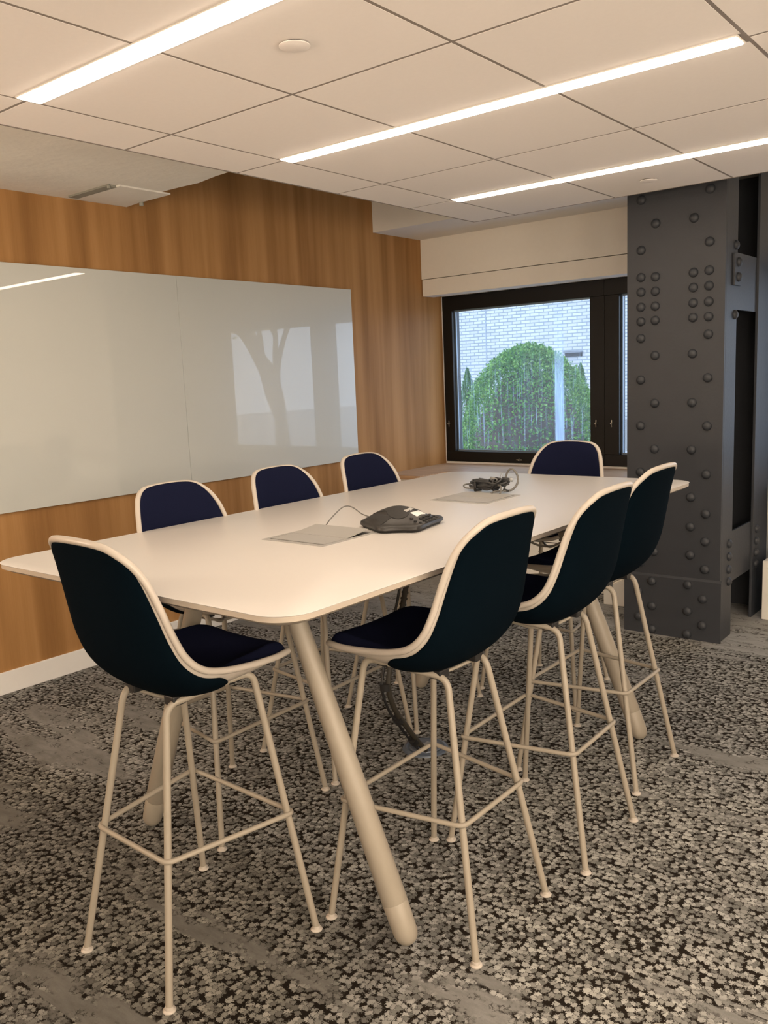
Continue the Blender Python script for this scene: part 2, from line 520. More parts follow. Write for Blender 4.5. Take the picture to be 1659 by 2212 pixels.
# shallow plaster box under the soffit
sb = thing('ceiling_box', 'shallow plaster box under the soffit with a grey front edge', 'ceiling box', (-4.10, 2.95, 2.60))
box('cover', -0.20, 0.20, -0.155, 0.165, -0.008, 0.0, M['rough_plaster'], sb)
box('grey_front', -0.19, 0.17, -0.205, -0.150, -0.009, 0.0, M['grey_edge'], sb)
bm = bmesh.new(); lathe(bm, [(0.0, -0.022), (0.009, -0.02), (0.010, -0.004), (0.006, 0.0)], 10, (0.17, -0.20, 0.0)); link('screw', bm, M['grey_edge'], sb, 40)
bm = bmesh.new(); lathe(bm, [(0.0, -0.034), (0.012, -0.032), (0.013, -0.014)], 10, (-0.04, 0.15, 0.0)); link('screw', bm, M['grey_edge'], sb, 40)

# soffit near the window and the blind header under it
struct(box('trim_2', WX, RX, 5.40, WY, 2.68, SLAB, M['plaster']), 'white plaster soffit in front of the window', 'soffit')
struct(box('trim_3', WX, RX, 6.02, WY, 2.363, 2.68, M['header']), 'cream panel above the window', 'panel')
rb = thing('blind_box', 'cream roller blind box along the top of the window', 'blind box', (WX, 6.02, 2.225))
box('fascia', 0.006, RX-WX, 0.0, 0.02, 0.0, 0.133, M['header'], rb, 0.002)
box('bottom_board', 0.006, RX-WX, 0.02, 0.16, 0.0, 0.012, M['header'], rb)
box('blind_roll', 0.02, RX-WX-0.01, 0.17, 0.22, 0.03, 0.10, M['plaster'], rb, 0.02)

# ------------------------------------------------------------------ windows
wx0, gw, mw = -4.253, 1.273, 0.237
zb, zt, fz0, fz1 = 0.906, 2.112, 0.818, 2.232
NW = 3
def latch(parent, x, z, rot=0):
    bm = bmesh.new()
    lathe(bm, [(0.0, 0.018), (0.006, 0.018), (0.008, 0.012), (0.010, 0.0)], 14)
    bx(bm, -0.028, 0.028, -0.004, 0.004, 0.0, 0.006, 0.002)
    o = link('latch', bm, M['chrome'], parent, 40)
    o.location = (x, 0, z)
    o.rotation_euler = (PI/2, rot, 0)
struct(box('wall_window_right', wx0+NW*(gw+mw)-0.118, RX, WY, WY+0.2, 0.815, 2.235, M['farwall']))
for i in range(NW):
    gx0 = wx0+i*(gw+mw)
    gx1 = gx0+gw
    fx0 = gx0-0.118 if i else WX+0.006
    fx1 = gx1+0.118
    w = thing('window_%d' % (i+1), 'black framed window', 'window', (0, WY, 0))
    w['kind'] = 'structure'
    w['label'] = ['black framed window beside the wood wall with shrubs behind it', 'black framed window partly hidden by the riveted column', 'black framed window right of the riveted column'][i]
    bm = bmesh.new()
    bx(bm, fx0, fx1, 0.0, 0.12, fz0, zb, 0.003); bx(bm, fx0, fx1, 0.0, 0.12, zt, fz1, 0.003)
    bx(bm, fx0, gx0, 0.002, 0.12, zb, zt, 0.003); bx(bm, gx1, fx1, 0.002, 0.12, zb, zt, 0.003)
    link('window_frame', bm, M['frame'], w)
    bm = bmesh.new()
    s = 0.012
    bx(bm, gx0, gx1, 0.045, 0.060, zb, zb+s); bx(bm, gx0, gx1, 0.045, 0.060, zt-s, zt)
    bx(bm, gx0, gx0+s, 0.045, 0.060, zb+s, zt-s); bx(bm, gx1-s, gx1, 0.045, 0.060, zb+s, zt-s)
    link('glazing_bead', bm, M['spacer'], w)
    box('pane', gx0+0.004, gx1-0.004, 0.066, 0.0665, zb+0.004, zt-0.004, M['glass'], w)
    latch(w, gx0-0.058, 1.147, PI/2); latch(w, gx1+0.05, 1.147, PI/2); latch(w, (gx0+gx1)/2, 0.845)
    if i == 0:
        box('edge_strip', WX+0.001, WX+0.006, -0.004, 0.02, fz0, fz1, M['base'], w)

# ledge and convector cabinet below the windows
lg = thing('window_ledge', 'light wood ledge running below the window', 'ledge', (WX, 5.38, 0.80))
bm = bmesh.new()
loft(bm, [[(x, y, z) for x, y in ((0, 0.0), (0.382, 0.0), (0.382, 0.35), (2.30, 0.35), (2.30, 0.915), (0, 0.915))] for z in (-0.03, 0.0)])
link('ledge_top', bm, M['ledge'], lg)
box('apron', 0.0, 0.36, 0.02, 0.14, -0.075, -0.03, M['white_metal'], lg)
cv = thing('convector_cabinet', 'white convector cabinet with slotted vents under the window ledge', 'heater', (WX, 5.52, 0))
box('body', 0.002, 1.93, 0.0, 0.77, 0.0, 0.72, M['white_metal'], cv, 0.004)
box('side_casing', 1.932, 2.29, -0.215, 0.77, 0.0, 0.72, M['white_metal'], cv, 0.006)
box('seam', 0.02, 1.92, -0.0015, 0.001, 0.338, 0.344, M['slot'], cv)
for k in range(4):
    x0 = 0.72+k*0.305
    for h in (0, 1):
        bm = bmesh.new()
        for j in range(7):
            xx = x0+h*0.115
            bx(bm, xx, xx+0.095, -0.0012, 0.002, 0.262-j*0.0165, 0.269-j*0.0165)
        link('vent', bm, M['slot'], cv)
box('skirt_gap', 0.02, 1.92, -0.0012, 0.001, 0.004, 0.012, M['slot'], cv)
lg2 = thing('window_ledge', 'light wood ledge behind the column at the right edge', 'ledge', (-1.45, 5.74, 0.80))
box('ledge_top', 0.0, RX+1.44, 0.0, 0.555, -0.03, 0.0, M['ledge'], lg2)
cv2 = thing('convector_cabinet', 'white convector cabinet with low step right of the column', 'heater', (-1.45, 5.45, 0))
box('step', 0.0, RX+1.44, 0.0, 0.84, 0.0, 0.368, M['white_metal'], cv2, 0.004)
box('body', 0.12, RX+1.44, 0.32, 0.84, 0.368, 0.77, M['white_metal'], cv2, 0.004)

# ------------------------------------------------------------------ hung ceiling: tiles on a grid
lx0, lx1 = -2.605, -0.805
LIGHTS_Y = [(1.515, 1.603), (2.642, 2.722), (3.880, 3.966)]
CX0, CX1, CY1 = -2.900, 3.60, 4.5645
gxs = [GX+GS*k for k in range(-1, 10)]
gxs = [x for x in gxs if CX0+0.05 < x < CX1-0.05]
gys = [2.115, 2.682, 3.336, 3.923, 1.559, 0.905, 0.296, -0.314, -0.924, -1.533, -2.143, -2.752]
gys = sorted(gys)
xs = [CX0]+gxs+[CX1]
ys = [BY+0.05]+gys+[CY1]
LX = [(lx0, lx1), (0.43, 2.25)]  # second column: unseen lamps added to brighten the room
bm = bmesh.new()
g = 0.0062
FILL_Y = [(y-0.04, y+0.04) for y in (0.296, -0.924, -2.143)]  # extra unseen lamp rows of that column, added for fill light
def cut(y0, y1, xa, xb):
    """shrink a tile row where a lamp sits in its grid line"""
    for (a, b) in LX:
        if xb > a+0.02 and xa < b-0.02:
            for (l0, l1) in ((LIGHTS_Y+FILL_Y) if a > 0 else LIGHTS_Y):
                mid = (l0+l1)/2
                if abs(y0-mid) < 0.06: y0 = l1-g+0.002
                if abs(y1-mid) < 0.06: y1 = l0+g-0.002
    return y0, y1
for i in range(len(xs)-1):
    for j in range(len(ys)-1):
        y0, y1 = cut(ys[j], ys[j+1], xs[i], xs[i+1])
        bx(bm, xs[i]+g, xs[i+1]-g, y0+g, y1-g, HC, HC+0.012)
struct(link('ceiling', bm, M['tile']), 'hung ceiling of square white tiles', 'ceiling')
bm = bmesh.new()
for x in gxs: bx(bm, x-0.012, x+0.012, BY+0.05, CY1, HC+0.0007, HC+0.03)
for y in gys: bx(bm, CX0, CX1, y-0.012, y+0.012, HC+0.0008, HC+0.03)
bx(bm, CX0-0.004, CX0+0.002, BY+0.05, CY1, HC-0.001, HC+0.055); bx(bm, CX1-0.002, CX1+0.004, BY+0.05, CY1, HC-0.001, HC+0.055)
bx(bm, CX0-0.004, CX1+0.004, CY1-0.002, CY1+0.004, HC-0.001, HC+0.055)
bx(bm, CX0, CX1, BY+0.05, CY1, HC+0.032, HC+0.036)
struct(link('ceiling_grid', bm, M['tee']))

lamp_labels = [['linear ceiling lamp nearest the camera, cut off by the top edge', 'middle linear ceiling lamp over the table', 'linear ceiling lamp nearest the window'],
               ['added linear ceiling lamp out of view on the right, first', 'added linear ceiling lamp out of view on the right, second', 'added linear ceiling lamp out of view on the right, third', 'added linear ceiling lamp out of view on the right, fourth', 'added linear ceiling lamp out of view on the right, fifth', 'added linear ceiling lamp out of view on the right, sixth']]
for ci, (a, b) in enumerate(LX):
    for li, (y0, y1) in enumerate((LIGHTS_Y+FILL_Y) if ci else LIGHTS_Y):
        t = thing('linear_lamp', lamp_labels[ci][li], 'ceiling lamp', ((a+b)/2, (y0+y1)/2, HC), 0, 'recessed linear ceiling lamps')
        hl, hw = (b-a)/2, (y1-y0)/2
        bm = bmesh.new()
        bx(bm, -hl, hl, -hw, -hw+0.004, -0.0035, 0.028); bx(bm, -hl, hl, hw-0.004, hw, -0.0035, 0.028)
        bx(bm, -hl, -hl+0.004, -hw+0.004, hw-0.004, -0.0035, 0.028); bx(bm, hl-0.004, hl, -hw+0.004, hw-0.004, -0.0035, 0.028)
        link('housing', bm, M['lamp_house'], t)
        bm = bmesh.new()
        prof = [(hw-0.005, 0.002), (hw-0.006, -0.0055), (hw-0.010, -0.0075), (hw-0.018, -0.0085)]
        loft(bm, [[(sx*(hl-(hw-q)), sy*q, z) for sx, sy in ((1, 1), (-1, 1), (-1, -1), (1, -1))] for q, z in prof])
        link('diffuser', bm, M['lamp'], t)
FILL_STRENGTH = 12.5  # unseen lanterns added as warm fill for walls and ceiling
M['fill_globe'] = make_emit('fill_globe_emit', LAMP_COLOR, FILL_STRENGTH)
gl = None
for gi, (x, y) in enumerate(((1.3, -1.6), (3.0, -1.6), (1.3, 0.2), (3.0, 0.2), (1.4, 1.7), (-3.75, -0.3))):
    lab = 'added round fill lantern out of view, number %s from the wall behind the camera' % ('one two three four five six seven eight nine ten'.split()[gi])
    if gl is None:
        gl = thing('fill_lantern', lab, 'pendant lamp', (x, y, HC), 0, 'added fill lanterns out of view')
        bm = bmesh.new(); bmesh.ops.create_uvsphere(bm, u_segments=24, v_segments=14, radius=0.28); o = link('added_lantern', bm, M['fill_globe'], gl, 60); o.location = (0, 0, -0.82)
        bm = bmesh.new(); lathe(bm, [(0.05, -0.02), (0.05, 0.0)], 16); link('canopy', bm, M['black'], gl)
        bm = bmesh.new(); tube(bm, [(0, 0, -0.56), (0, 0, -0.01)], 0.006, 8); link('stem', bm, M['black'], gl)
    else:
        dup(gl, (x, y, HC), 0, lab)
for (x, y, lab) in ((-1.712, 1.822, 'round white cover plate on the ceiling between the two near lamps'), (-1.706, 4.270, 'round white cover plate on the ceiling in front of the column')):
    t = thing('sprinkler_cover', lab, 'cover plate', (x, y, HC), 0, 'round cover plates on the ceiling')
    bm = bmesh.new(); lathe(bm, [(0.0, -0.0075), (0.040, -0.0072), (0.0425, -0.006), (0.0425, -0.0045), (0.0, -0.0045)], 36); link('plate', bm, M['tile'], t, 40)
    bm = bmesh.new(); lathe(bm, [(0.0, -0.0046), (0.034, -0.0046), (0.034, 0.0), (0.0, 0.0)], 30); link('collar', bm, M['boxslot'], t)

# ------------------------------------------------------------------ whiteboard
wb = thing('whiteboard', 'large grey glass whiteboard on the wood wall', 'whiteboard', (WX, 0, 0))
bm = bmesh.new(); bx(bm, 0.012, 0.020, 1.40, 3.4545, 0.955, 2.234, 0.0015); link('board_panel', bm, M['board'], wb)
bm = bmesh.new(); bx(bm, 0.012, 0.020, 3.4565, 5.082, 0.955, 2.234, 0.0015); link('board_panel', bm, M['board'], wb)
for y in (1.7, 2.6, 3.2, 3.7, 4.4, 4.9):
    box('mounting_rail', 0.0, 0.012, y-0.04, y+0.04, 1.05, 2.14, M['slot'], wb)

# ------------------------------------------------------------------ riveted steel column
px0, px1, py0 = -2.061, -1.514, 4.8475
co = thing('steel_column', 'dark grey riveted steel column in front of the window', 'column', (px0, py0, 0))
PW = px1-px0
H = 2.95
box('front_plate', 0, PW, 0.0, 0.02, 0, H, M['steel'], co, 0.002)
bm = bmesh.new()
bx(bm, -0.012, PW+0.010, -0.012, -0.0, 0.0, 0.35, 0.0)
for v in bm.verts:
    if v.co.z > 0.3 and v.co.y < -0.006: v.co.z += 0.0
    if v.co.z > 0.3 and v.co.y > -0.006: v.co.z += 0.012
link('base_plate', bm, M['steel'], co)
for xx in (PW-0.016, 0.0):
    bm = bmesh.new(); bx(bm, xx, xx+0.016, 0.02, 0.205, 0, H, 0.002); link('front_flange', bm, M['steel'], co)
    bm = bmesh.new(); bx(bm, xx, xx+0.016, 0.615, 0.90, 0, H, 0.002); link('rear_flange', bm, M['steel'], co)
box('rear_plate', 0, PW, 0.90, 0.92, 0, H, M['steel'], co, 0.002)
box('side_plate', 0.002, 0.014, 0.205, 0.615, 0, H, M['steel'], co)
for z0, z1 in ((1.86, 2.17), (0.305, 0.605)):
    box('batten_plate', PW-0.026, PW-0.014, 0.06, 0.70, z0, z1, M['steel'], co, 0.001)
box('bracket', PW, PW+0.014, 0.115, 0.235, 1.985, 2.155, M['steel'], co, 0.003)
box('top_beam', 0.016, PW-0.016, 0.02, 0.90, H-0.25, H-0.05, M['steel'], co)
def dome(r, h):
    bm = bmesh.new()
    prof = [(r, 0.0)]+[(r*math.cos(a*PI/16), h*(0.12+0.88*math.sin(a*PI/16))) for a in range(0, 8)]+[(0.0, h)]
    lathe(bm, prof, 20)
    return bm
rv = link('rivet', dome(0.0255, 0.021), M['steel'], co, 60)
A, B, C, D = 0.083, 0.166, 0.378, 0.462
spots = []
for z in (2.485, 2.214, 2.066, 1.985, 1.902, 1.822, 1.728, 1.494, 1.231, 0.962, 0.739, 0.580, 0.420): spots += [(A, z), (D, z)]
for z in (2.348, 2.062, 1.983, 1.901, 1.823, 1.628, 1.360, 1.098, 0.829, 0.659, 0.496): spots += [(B, z), (C, z)]
front_low = [(A-0.006, 0.252), (D-0.005, 0.249), (A-0.004, 0.096), (D-0.007, 0.094), (B-0.007, 0.320), (C-0.008, 0.323), (B-0.005, 0.170), (C-0.008, 0.167), (B-0.005, 0.030), (C-0.009, 0.030)]
first = True
def place_rivet(loc, rot):
    global first
    o = rv if first else rv.copy()
    if not first:
        COL.objects.link(o); o.parent = co
    first = False
    o.location = loc
    o.rotation_euler = rot
for x, z in spots: place_rivet((x, 0.0, z), (PI/2, 0, 0))
for x, z in front_low: place_rivet((x, -0.012, z), (PI/2, 0, 0))
for y in (0.145, 0.68):
    for z in (0.55, 0.475, 0.40, 0.33): place_rivet((PW, y, z), (0, PI/2, 0))
for z in (2.11, 2.03): place_rivet((PW+0.014, 0.175, z), (0, PI/2, 0))
for z in (2.20, 1.83): place_rivet((PW, 0.165, z), (0, PI/2, 0))
for k in range(6): place_rivet((0.014, 0.56, 0.75+k*0.19), (0, PI/2, 0))

# ------------------------------------------------------------------ table
TX0, TX1, TY0, TY1, TZ = -2.603, -1.309, 1.266, 3.834, 1.060
tcx, tcy = -1.956, 2.550
tb = thing('bar_table', 'long cream bar height meeting table on four slanted round legs', 'table', (tcx, tcy, 0))
hx, hy = (TX1-TX0)/2, (TY1-TY0)/2
def rrect(inset, z, R=0.095, n=9):
    out = []
    ax, ay, r = hx-inset, hy-inset, R-inset*0.6
    for q, (sx, sy) in enumerate(((1, 1), (-1, 1), (-1, -1), (1, -1))):
        for k in range(n+1):
            a = (q+k/n)*PI/2
            out.append((sx*(ax-r)+r*math.cos(a), sy*(ay-r)+r*math.sin(a), z))
    return out
bm = bmesh.new()
loft(bm, [rrect(0.0035, TZ-0.0035), rrect(0.001, TZ-0.001), rrect(0.003, TZ)])
bm.faces.ensure_lookup_table()
link('tabletop', bm, M['table'], tb, 30)
bm = bmesh.new()
loft(bm, [rrect(0.030, TZ-0.030), rrect(0.004, TZ-0.016), rrect(0.0035, TZ-0.0034)])
link('edge_band', bm, M['edge'], tb, 30)
for sx, sy in ((1, -1), (1, 1), (-1, 1), (-1, -1)):
    foot = Vector((sx*0.576, sy*0.825, 0.0)); top = Vector((sx*0.154, sy*0.831, 1.03))
    d = (top-foot).normalized()
    f0 = foot+d*0.0
    path, rad = [], []
    Lg = (top-foot).length
    base = foot+Vector((0, 0, 0.034))-d*0.0
    prof = [(-0.034, 0.004), (-0.031, 0.014), (-0.024, 0.024), (-0.013, 0.031), (0.0, 0.0345), (0.085, 0.0365), (0.0875, 0.0355), (0.090, 0.0367), (0.45, 0.0345), (0.80, 0.0295), (Lg-0.045, 0.0270)]
    path = [base+d*s for s, _ in prof]
    bm = bmesh.new()
    tab = [r for _, r in prof]
    tube(bm, path, lambda t: tab[int(round(t*(len(tab)-1)))], 24)
    link('leg', bm, M['cream'], tb, 40)
for sy in (-1, 1):
    box('top_bracket', -0.22, 0.22, sy*0.831-0.035, sy*0.831+0.035, 0.985, 1.030, M['cream'], tb, 0.006)
box('under_beam', -0.05, 0.05, -0.80, 0.80, 0.985, 1.030, M['cream'], tb, 0.004)

# ------------------------------------------------------------------ bar stools
prof_c = [(0.262, 0.806), (0.240, 0.798), (0.16, 0.784), (0.06, 0.771), (-0.03, 0.764), (-0.10, 0.780), (-0.155, 0.826), (-0.190, 0.890), (-0.212, 0.970), (-0.230, 1.060), (-0.248, 1.140), (-0.262, 1.192), (-0.268, 1.206)]
prof_s = [(0.262, 0.812), (0.242, 0.820), (0.165, 0.828), (0.07, 0.836), (-0.02, 0.848), (-0.085, 0.868), (-0.128, 0.908), (-0.153, 0.965), (-0.173, 1.035), (-0.196, 1.105), (-0.220, 1.160), (-0.240, 1.188), (-0.246, 1.196)]
prof_w = [0.168, 0.190, 0.222, 0.234, 0.238, 0.237, 0.230, 0.219, 0.205, 0.190, 0.172, 0.156, 0.150]
def resample(vals, t):
    n = len(vals)-1
    x = min(max(t, 0), 1)*n
    i = min(int(x), n-1)
    f = x-i
    def at(k): return Vector(vals[min(max(k, 0), n)]) if hasattr(vals[0], '__len__') else vals[min(max(k, 0), n)]
    p0, p1, p2, p3 = at(i-1), at(i), at(i+1), at(i+2)
    return 0.5*((2*p1)+(p2-p0)*f+(2*p0-5*p1+4*p2-p3)*f*f+(3*p1-p0-3*p2+p3)*f**3)
# arc-length parameter table of the centre profile
def surf(u, v):
    c, s, w = resample([(a, b, 0) for a, b in prof_c], u), resample([(a, b, 0) for a, b in prof_s], u), resample(prof_w, u)
    k = abs(v)**2.4
    y, z = c.x+(s.x-c.x)*k, c.y+(s.y-c.y)*k
    return Vector((w*math.sin(v*PI/2*0.86)/math.sin(PI/2*0.86), y, z))
def urange(v, m0=0.0, m1=0.0):
    """front and top limits of the shell at width v, with rounded corners"""
    a = abs(v)
    def corner(av, start, r):
        if av <= start: return 0.0
        q = (av-start)/(1-start)
        return r*(1-math.sqrt(max(0.0, 1-q*q)))
    return 0.0+corner(a, 0.30, 0.115)+m0, 1.0-corner(a, 0.05, 0.27)-m1
NU, NV = 52, 44
def vpos(j): return math.sin(PI/2*(-1+2*j/NV))
def normal(u, v):
    e = 1e-3
    du = surf(min(u+e, 1), v)-surf(max(u-e, 0), v)
    dv = surf(u, min(v+e, 1))-surf(u, max(v-e, -1))
    n = dv.cross(du)
    if n.length < 1e-9: n = Vector((0, 0, 1))
    return n.normalized()
def orient_in():
    n = normal(0.3, 0.0)
    return 1 if n.z > 0 else -1
INW = orient_in()      # +normal*INW points to the sitter's side
PU = [0.0]
def sheet(bm, vmax, ua, ub, off_fn, both=None):
    """patch of the shell surface; two offset skins joined round the border"""
    def grid(side):
        G = []
        for j in range(NV+1):
            v = vpos(j)
            vv = v*vmax
            u0, u1 = urange(v)
            u0 = ua+(ub-ua)*u0; u1 = ua+(ub-ua)*u1
            row = []
            for i in range(NU+1):
                t = i/NU
                u = u0+(u1-u0)*t
                PU[0] = 1.0-min(1.0, max(0.0, (u-0.25)/0.25))
                edge = min(1-abs(v), min(t, 1-t)*2.0)
                row.append(bm.verts.new(surf(u, vv)+normal(u, vv)*INW*off_fn(edge, side)))
            G.append(row)
        return G
    G0, G1 = grid(0), grid(1)
    for G in (G0, G1):
        for j in range(NV):
            for i in range(NU):
                bm.faces.new((G[j][i], G[j][i+1], G[j+1][i+1], G[j+1][i]))
    bd = [(j, 0) for j in range(NV+1)]+[(NV, i) for i in range(1, NU+1)]+[(j, NU) for j in range(NV-1, -1, -1)]+[(0, i) for i in range(NU-1, 0, -1)]
    n = len(bd)
    for k in range(n):
        a, b = bd[k], bd[(k+1) % n]
        bm.faces.new((G0[a[0]][a[1]], G0[b[0]][b[1]], G1[b[0]][b[1]], G1[a[0]][a[1]]))
def make_stool():
    t = thing('bar_stool', '', 'bar stool', (0, 0, 0), 0, 'bar stools around the table')
    bm = bmesh.new()
    sheet(bm, 1.0, 0.0, 1.0, lambda e, s: (0.0 if s == 0 else 0.006))
    # rolled rim that thickens the edge of the shell
    rim = []
    K = 26
    for j in range(NV+1):
        v = vpos(j); u0, u1 = urange(v); rim.append(surf(u1, v))
    for i in range(1, K):
        u0, u1 = urange(1.0); rim.append(surf(u1+(u0-u1)*i/K, 1.0))
    for j in range(NV, -1, -1):
        v = vpos(j); u0, u1 = urange(v); rim.append(surf(u0, v))
    for i in range(1, K):
        u0, u1 = urange(-1.0); rim.append(surf(u0+(u1-u0)*i/K, -1.0))
    tube(bm, rim, 0.0095, 10, closed=True)
    link('shell', bm, M['shell'], t, 50)
    bm = bmesh.new()
    sheet(bm, 0.962, 0.009, 0.992, lambda e, s: (0.006 if s == 0 else 0.009+(0.013+0.026*PU[0])*min(1.0, max(0.0, e)/0.22)**0.55))
    link('seat_pad', bm, M['navy'], t, 50)
    bm = bmesh.new()
    sheet(bm, 0.905, 0.27, 0.972, lambda e, s: (-0.001 if s == 0 else -0.003-0.006*min(1.0, max(0.0, e)/0.10)**0.5))
    o = link('outer_cover', bm, M['teal'], t, 50)
    o['label'] = 'dark teal fabric on the outside of the shell'
    r = 0.0098
    FF, FB = (0.262, 0.222), (0.195, -0.240)      # half width, forward position of the feet
    RF, RB = (0.168, 0.126, 0.790), (0.098, -0.108, 0.751)
    for s in (-1, 1):
        pf = Vector((s*FF[0], FF[1], 0.006)); pb = Vector((s*FB[0], FB[1], 0.006))
        rf = Vector((s*RF[0], RF[1], RF[2])); rb = Vector((s*RB[0], RB[1], RB[2]))
        path = fillet([pf, rf, rb, pb], 0.062, 8)
        mid_f = rf+(rb-rf)*0.30; mid_b = rf+(rb-rf)*0.70
        for nm, pts, ft in (('front', [pf, rf, mid_f], pf), ('back', [pb, rb, mid_b], pb)):
            bm = bmesh.new(); tube(bm, fillet(pts, 0.062, 8), r, 12)
            lo = link('leg', bm, M['cream'], t, 50)
            bm = bmesh.new(); lathe(bm, [(0.0, 0.0), (0.0165, 0.0), (0.0175, 0.002), (0.0165, 0.0045), (0.0115, 0.0065), (0.0108, 0.014)], 18, (ft.x, ft.y, 0)); link('foot_glide', bm, M['shell'], lo, 50)
        bm = bmesh.new(); tube(bm, [mid_f, mid_b], r, 12); link('side_rail', bm, M['cream'], t, 50)
    zf = 0.368
    def legat(foot, top, z):
        k = z/top[2]
        return (foot[0]+(top[0]-foot[0])*k, foot[1]+(top[1]-foot[1])*k)
    ax, ay = legat(FF, RF, zf); bx_, by_ = legat(FB, RB, zf)
    e = 0.0135
    ring = [(ax+e, ay+e, zf), (-ax-e, ay+e, zf), (-bx_-e, by_-e, zf), (bx_+e, by_-e, zf)]
    loop = []
    for i in range(4):
        p, a, b = Vector(ring[i]), Vector(ring[i-1]), Vector(ring[(i+1) % 4])
        s_, e_ = p+(a-p).normalized()*0.022, p+(b-p).normalized()*0.022
        for k in range(6):
            q = k/5
            loop.append((1-q)**2*s_+2*q*(1-q)*p+q*q*e_)
    bm = bmesh.new(); tube(bm, loop, 0.0072, 10, closed=True); link('footrest', bm, M['cream'], t, 50)
    bm = bmesh.new()
    tube(bm, fillet([(0.156, 0.085, 0.780), (0.025, 0.02, 0.716), (-0.025, -0.02, 0.716), (-0.104, -0.085, 0.752)], 0.03), 0.0055, 8)
    tube(bm, fillet([(-0.156, 0.085, 0.780), (-0.025, 0.02, 0.716), (0.025, -0.02, 0.716), (0.104, -0.085, 0.752)], 0.03), 0.0055, 8)
    link('cross_brace', bm, M['cream'], t, 50)
    for sx, sy in ((-1, 1), (1, 1), (-1, -1), (1, -1)):
        bm = bmesh.new(); mx_, mz_ = (0.135, 0.768) if sy > 0 else (0.090, 0.744); bx(bm, sx*mx_-0.022, sx*mx_+0.022, sy*0.075-0.02, sy*0.075+0.02, mz_, mz_+0.028, 0.004); link('mount', bm, M['black'], t)
    return t
stool = make_stool()
R = math.radians
stools = [(-1.900, 1.413, R(-2), 'bar stool at the near end of the table, in the left foreground'),
          (-1.411, 1.956, R(90), 'nearest bar stool on the right side of the table, beside the slanted leg'),
          (-1.366, 2.515, R(91), 'middle bar stool on the right side of the table'),
          (-1.438, 3.100, R(90), 'farthest bar stool on the right side of the table, before the riveted column'),
          (-2.415, 2.020, R(-90), 'nearest bar stool on the whiteboard side of the table'),
          (-2.422, 2.595, R(-88.5), 'middle bar stool on the whiteboard side of the table'),
          (-2.438, 3.172, R(-90), 'farthest bar stool on the whiteboard side of the table, by the board corner'),
          (-2.000, 3.745, R(178.5), 'bar stool at the far end of the table, in front of the window')]
for i, (x, y, rz, lab) in enumerate(stools):
    if i == 0:
        stool.location = (x, y, 0); stool.rotation_euler = (0, 0, rz); stool['label'] = lab
    else:
        dup(stool, (x, y, 0), rz, lab)

# ------------------------------------------------------------------ power boxes in the table top
def power_box(y, label, tilt):
    t = thing('power_box', label, 'power box', (-1.938, y, TZ), 0, 'power boxes in the table top')
    h = 0.136
    bm = bmesh.new()
    bx(bm, -h, h, -h, -h+0.018, 0.0, 0.0022); bx(bm, -h, h, h-0.018, h, 0.0, 0.0022)
    bx(bm, -h, -h+0.014, -h+0.018, h-0.018, 0.0, 0.0022); bx(bm, h-0.014, h, -h+0.018, h-0.018, 0.0, 0.0022)
    link('rim', bm, M['box'], t)
    box('well', -h+0.014, h-0.014, -h+0.018, h-0.018, 0.0, 0.0008, M['boxslot'], t)
    box('front_lid', -h+0.018, h-0.018, -h+0.028, -0.004, 0.0008, 0.0024, M['box'], t)
    bm = bmesh.new(); bx(bm, -h+0.018, h-0.018, 0.0, 0.108, 0.0, 0.0022)
    o = link('rear_lid', bm, M['box'], t); o.location = (0, 0.0, 0.0012); o.rotation_euler = (tilt, 0, 0)
    box('hinge', -h+0.018, h-0.018, -0.0035, 0.0002, 0.0012, 0.0034, M['box'], t)
    return t
power_box(2.058, 'grey power box in the table beside the conference phone, rear lid ajar', R(6.5))
power_box(3.008, 'grey power box in the table by the cable bundle, lids flat', R(0.6))

# ------------------------------------------------------------------ conference phone
ph_rz = math.atan2(-0.184, -0.983)      # local +x points to the back of the unit
fc = Vector((-1.690, 2.350, TZ))
ph = thing('conference_phone', 'black three-armed conference phone with keypad on the table', 'phone', fc, ph_rz)
# local axes: +x back, +y to one side
hexa = [(0.0, -0.108), (0.0, 0.108), (0.121, 0.160), (0.255, 0.055), (0.255, -0.055), (0.121, -0.160)]
hexa = [Vector((a, b, 0)) for a, b in hexa]
cen = Vector((0.130, 0, 0))
def hexpt(k, n=10):
    """outline with softened corners and slightly hollow long sides"""
    out = []
    for i in range(6):
        p, a, b = hexa[i], hexa[i-1], hexa[(i+1) % 6]
        s_, e_ = p+(a-p)*0.16, p+(b-p)*0.16
        for q in range(5):
            t = q/4
            out.append((1-t)**2*s_+2*t*(1-t)*p+t*t*e_)
        s2 = b+(p-b)*0.16
        inw = (cen-(p+b)/2).normalized()
        for q in range(1, 7):
            t = q/7
            hol = 0.007*math.sin(PI*t) if i % 2 == 1 else 0.003*math.sin(PI*t)
            out.append(e_+(s2-e_)*t+inw*hol)
    return out
OUT = hexpt(0)
def hz(p, r):
    d = (p-cen).length
    dome = max(0.0, 1-(d/0.128)**2)
    return 0.0235+0.0095*(1-r)+0.036*dome**1.35
bm = bmesh.new()
loops = [[(cen+(p-cen)*0.93)+Vector((0, 0, 0.0)) for p in OUT], [(cen+(p-cen)*0.945)+Vector((0, 0, 0.006)) for p in OUT], [p+Vector((0, 0, 0.010)) for p in OUT], [p+Vector((0, 0, 0.019)) for p in OUT]]
for r in (0.985, 0.96, 0.9, 0.82, 0.74, 0.66, 0.58, 0.5, 0.42, 0.34, 0.26, 0.18, 0.1, 0.03):
    loops.append([Vector(((cen+(p-cen)*r).x, (cen+(p-cen)*r).y, hz(cen+(p-cen)*r, r)-(0.002 if r > 0.98 else 0))) for p in OUT])
loft(bm, loops)
link('housing', bm, M['char'], ph, 45)
